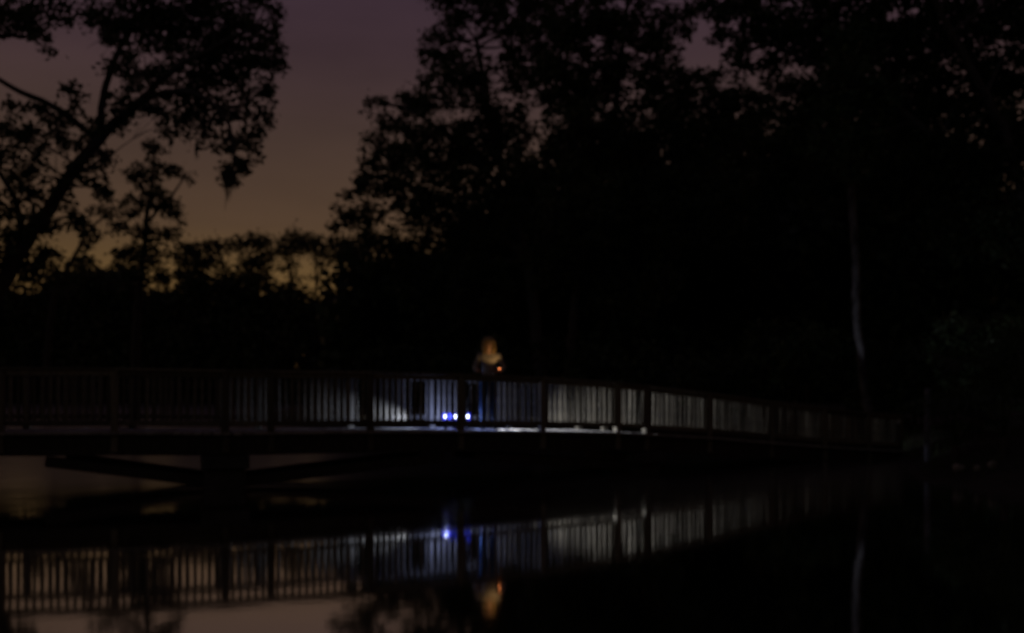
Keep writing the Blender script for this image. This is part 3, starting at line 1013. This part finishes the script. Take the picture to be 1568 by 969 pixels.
t3 = [(1130, 22, 38), (1100, 55, 20), (1085, 10, 24), (1130, 90, 24), (1182, 40, 46), (1170, 100, 28), (1232, 60, 58), (1245, 150, 55), (1200, 190, 40), (1300, 60, 66), (1300, 160, 66), (1380, 60, 74),
      (1380, 160, 74), (1455, 60, 66), (1455, 160, 66), (1540, 20, 50), (1545, 130, 50), (1548, 250, 66), (1590, 60, 60), (1140, 70, 14), (1150, 150, 16), (1160, -20, 50), (1260, -30, 60),
      (1360, -30, 60), (1460, -30, 60), (1560, -40, 60), (1470, 260, 70), (1380, 260, 80), (1290, 270, 70), (1560, 350, 60), (1480, 350, 60), (1500, 180, 42), (1560, 195, 44), (1525, 115, 36), (1490, 100, 30)]
tree('waterside_tree', 'broad overhanging tree filling the top right corner',
     [([gp(1640, 30), at(1630, 520, 30), at(1600, 400, 30), at(1568, 310, 29.6), at(1540, 205, 29.2), at(1500, 130, 28.8), at(1450, 35, 28.4), at(1420, -20, 28.2)], .22, .08),
      ([at(1600, 400, 30), at(1500, 280, 31), at(1380, 170, 31), at(1250, 100, 31), at(1150, 50, 31)], .22, .05)],
     px_clumps(rg, t3, D, 1.3), .18, M['leaf_wood'], M['bark_grey'], 27, per=18, fill=1.8, core=.12)
tree('pale_trunk_tree', 'slim tree with a pale curved trunk behind the right end of the bridge',
     [([gp(1330, 27.2), at(1328, 625, 27.2), at(1322, 580, 27.2), at(1312, 480, 27.2), at(1310, 400, 27.2), at(1305, 300, 27.2), at(1303, 200, 27.2), at(1310, 120, 27.2)], .13, .09)],
     px_clumps(rg, [(1310, 110, 50), (1280, 160, 40), (1345, 150, 44), (1300, 60, 40), (1330, 215, 34), (1270, 225, 30), (1300, 245, 34), (1312, 262, 20, -.6), (1303, 120, 34, -1.5), (1304, 160, 32, -1.5), (1302, 205, 30, -1.5), (1304, 245, 26, -1.4), (1303, 268, 18, -1.4)], 27.4, .7), .18, M['leaf_bright'], M['bark_pale'], 28, per=17, fill=1.6, core=.1)
# the black wood behind
bl = []
for px in range(570, 1720, 44):
    top = int(290 + rg.normal() * 45) if px < 1150 else 240
    if px > 1460:
        top = 330
    if px < 720:
        top = 430
    for py in range(top, 640, 33):
        bl.append((tuple(at(px + rg.normal() * 14, py + rg.normal() * 9, 60 + rg.normal() * 2)), (2.0, 2.0, 1.8)))
for px in range(740, 1720, 40):
    for py in range(430, 640, 36):
        bl.append((tuple(at(px + rg.normal() * 10, py + rg.normal() * 8, 66 + rg.normal())), (2.1, 2.0, 1.9)))
mass('dark_woodland', 'solid black wood behind the big trees on the right', bl, .8, M['leaf_wood'], 62, per=13, fill=4.0, rc=1.2)
# bushes on the near shore of the wood
bush = [(600, 52, 545, 40), (680, 50, 560, 40), (770, 46, 555, 40), (900, 40, 560, 46), (985, 38, 570, 44), (1080, 35, 575, 46), (1160, 33, 560, 56), (1235, 31, 520, 50), (1400, 30, 560, 60), (1490, 29, 515, 48), (1570, 27, 520, 60)]
bush_lab = ['low bush at the water behind the left of the person', 'rounded bush directly behind the lantern', 'low dark bush directly behind the person', 'dark bush behind the middle of the bridge',
            'dark bush behind the bend of the railing', 'dark bush behind the first bay of the ramp', 'tall bush behind the middle of the ramp', 'bush with a faint teal glint left of the pale trunk',
            'bush right of the pale trunk behind the bridge end', 'tall bush above the palmettos', 'tall bush at the right edge behind the palmettos']
for i, (px, D, py, r_) in enumerate(bush):
    cl = [(px + rg.normal() * r_ * .6, py + r_ * .5 + rg.normal() * r_ * .4, r_ * (.6 + .3 * rg.random())) for _ in range(9)] + [(px, py + r_ * .3, r_)]
    tree('bush', bush_lab[i], [([gp(px, D), at(px + 3, py + r_ * .4, D), at(px, py, D)], .07, .02)], px_clumps(rg, cl, D, .8), .2 if D < 36 else .28,
         M['leaf_bright'] if i == 7 else M['leaf_wood'], M['bark'], 70 + i, per=15, fill=1.5, core=.2, group='bushes along the wooded shore', cat='bush')
# leaning sapling behind the left of the bridge
tree('sapling', 'thin pale sapling leaning behind the railing left of the lantern',
     [([gp(400, 150.6), at(416, 555, 150), at(438, 500, 149.5), at(452, 465, 149)], .26, .12)],
     px_clumps(rg, [(452, 462, 10), (460, 475, 8), (440, 480, 8)], 149, .6), .6, M['leaf_far'], M['bark_pale'], 90, per=10, fill=1.6, rc=.9)


# ------------------------------------------------------------------ right bank: palmettos, stones, post, grass
def frond_mesh(rng, L):
    V, F = [], []
    st = smooth_path([(0, 0, 0), (0, L * .28, L * .36), (0, L * .55, L * .52)], 4)
    tube_np(V, F, st, [.012] * len(st), 5)
    vs, fs = list(np.concatenate(V)), list(np.concatenate(F))
    hub = np.array(st[-1])
    n = 15
    for k_ in range(n):
        a = (k_ / (n - 1) - .5) * R(230)
        d = np.array([math.sin(a), math.cos(a) * .85, .18 * math.cos(a) - .05])
        ln = L * (.52 + .12 * math.cos(a)) * rng.uniform(.9, 1.08)
        sd = np.array([math.cos(a), -math.sin(a), 0]) * .022
        tip = hub + d * ln + np.array([0, 0, -.16 * ln])
        mid = hub + d * ln * .55 + np.array([0, 0, .02])
        b0 = len(vs)
        vs += [hub, mid + sd, tip, mid - sd]
        fs.append((b0, b0 + 1, b0 + 2, b0 + 3))
    return mesh_np('leaf', np.array(vs), np.array(fs))


rr = random.Random(9)
fr_me = [frond_mesh(rr, 1.0) for _ in range(3)]
for me in fr_me:
    me.materials.append(M['leaf_palm'])
pal = [(1462, 19.2, 1.15, 'palmetto nearest the pale post on the right bank'), (1535, 18.4, 1.25, 'palmetto above the pale stones at the water edge'), (1500, 22.5, 1.7, 'tallest palmetto, behind the other two on the right bank'),
       (1590, 21.0, 1.9, 'palmetto cut by the right edge of the picture')]
for px, D, s, lab in pal:
    b_ = gp(px, D, .02)
    t = thing('palmetto', lab, 'palmetto', b_, 'palmettos on the right bank')
    V, F = [], []
    tube_np(V, F, [(0, 0, -.1), (.02, 0, .18 * s), (.03, .02, .34 * s)], [.09, .08, .05], 8)
    obj('stem', mesh_np('stem', np.concatenate(V), np.concatenate(F), True), M['bark'], t)
    for k_ in range(15):
        o = obj('leaf', fr_me[k_ % 3], None, t)
        o.location = (.03, .02, .3 * s)
        o.scale = (s * rr.uniform(.85, 1.1),) * 3
        o.rotation_euler = (R(rr.uniform(-28, 42)), R(rr.uniform(-12, 12)), k_ * 2.4 + rr.uniform(-.3, .3))


def stone(px, D, r_, sq, seed, lab, z=None):
    bm = bmesh.new()
    bmesh.ops.create_icosphere(bm, subdivisions=3, radius=1)
    rs = np.random.default_rng(seed)
    ph = rs.random(6) * 6
    for v in bm.verts:
        n = v.co.normalized()
        k_ = 1 + .14 * math.sin(n.x * 3.1 + ph[0]) + .12 * math.sin(n.y * 3.7 + ph[1]) + .1 * math.sin(n.z * 4 + ph[2]) + .05 * math.sin(n.x * 9 + n.z * 7 + ph[3])
        v.co = Vector((n.x * r_ * k_, n.y * r_ * .9 * k_, n.z * r_ * sq * k_))
    p = gp(px, D, 0)
    o = obj('stone', bm_mesh('stone', bm, True), M['stone'], None, p + UP * r_ * sq * .5)
    tag(o, lab, 'stone', 'pale stones on the right bank')


stone(1470, 17.9, .11, .9, 1, 'largest pale stone, below the palmetto nearest the post')
stone(1496, 17.6, .07, .7, 2, 'small pale stone in the middle of the three')
stone(1519, 17.5, .085, .8, 3, 'pale stone farthest right of the three')
pp = gp(1420, 20.6, .3)
ptop = at(1420, 598, 20.6).z
bm = bmesh.new()
box_bm(bm, .095, .095, ptop - pp.z, c=(0, 0, (ptop - pp.z) / 2), bevel=.01)
pt = thing('marker_post', 'pale square marker post on the bank right of the bridge end', 'post', pp)
obj('shaft', bm_mesh('shaft', bm), M['post_paint'], pt)
bm = bmesh.new()
r4 = bmesh.ops.create_cone(bm, cap_ends=True, segments=4, radius1=.085, radius2=.0, depth=.06, matrix=Matrix.Translation((0, 0, ptop - pp.z + .031)) @ Matrix.Rotation(R(45), 4, 'Z'))
obj('cap', bm_mesh('cap', bm), M['post_paint'], pt)

# grass on the banks
gr = np.random.default_rng(5)
P = np.column_stack([gr.uniform(-20, 26, 60000), gr.uniform(12, 50, 60000)])
dl = lake_sd(P)
keep = (dl > .05) & (dl < 3.0) & (gr.random(len(P)) < np.exp(-dl * .6)) & (np.abs(P[:, 0] / P[:, 1]) < .62)
P = P[keep][:14000]
z = land_z(P)
h = .12 + .3 * gr.random(len(P))
an = gr.random(len(P)) * 6.28
dx, dy_ = np.cos(an) * .012, np.sin(an) * .012
lx, ly = gr.normal(size=len(P)) * .09, gr.normal(size=len(P)) * .09
b3 = np.column_stack([P, z - .02])
v = np.stack([b3 + np.column_stack([dx, dy_, dx * 0]), b3 - np.column_stack([dx, dy_, dx * 0]), b3 + np.column_stack([lx, ly, h])], axis=1).reshape(-1, 3)
tag(obj('grass', mesh_np('grass', v, np.arange(len(v)).reshape(-1, 3)), M['grass']), 'rough grass along the water edge of the banks', 'grass', None, 'stuff')
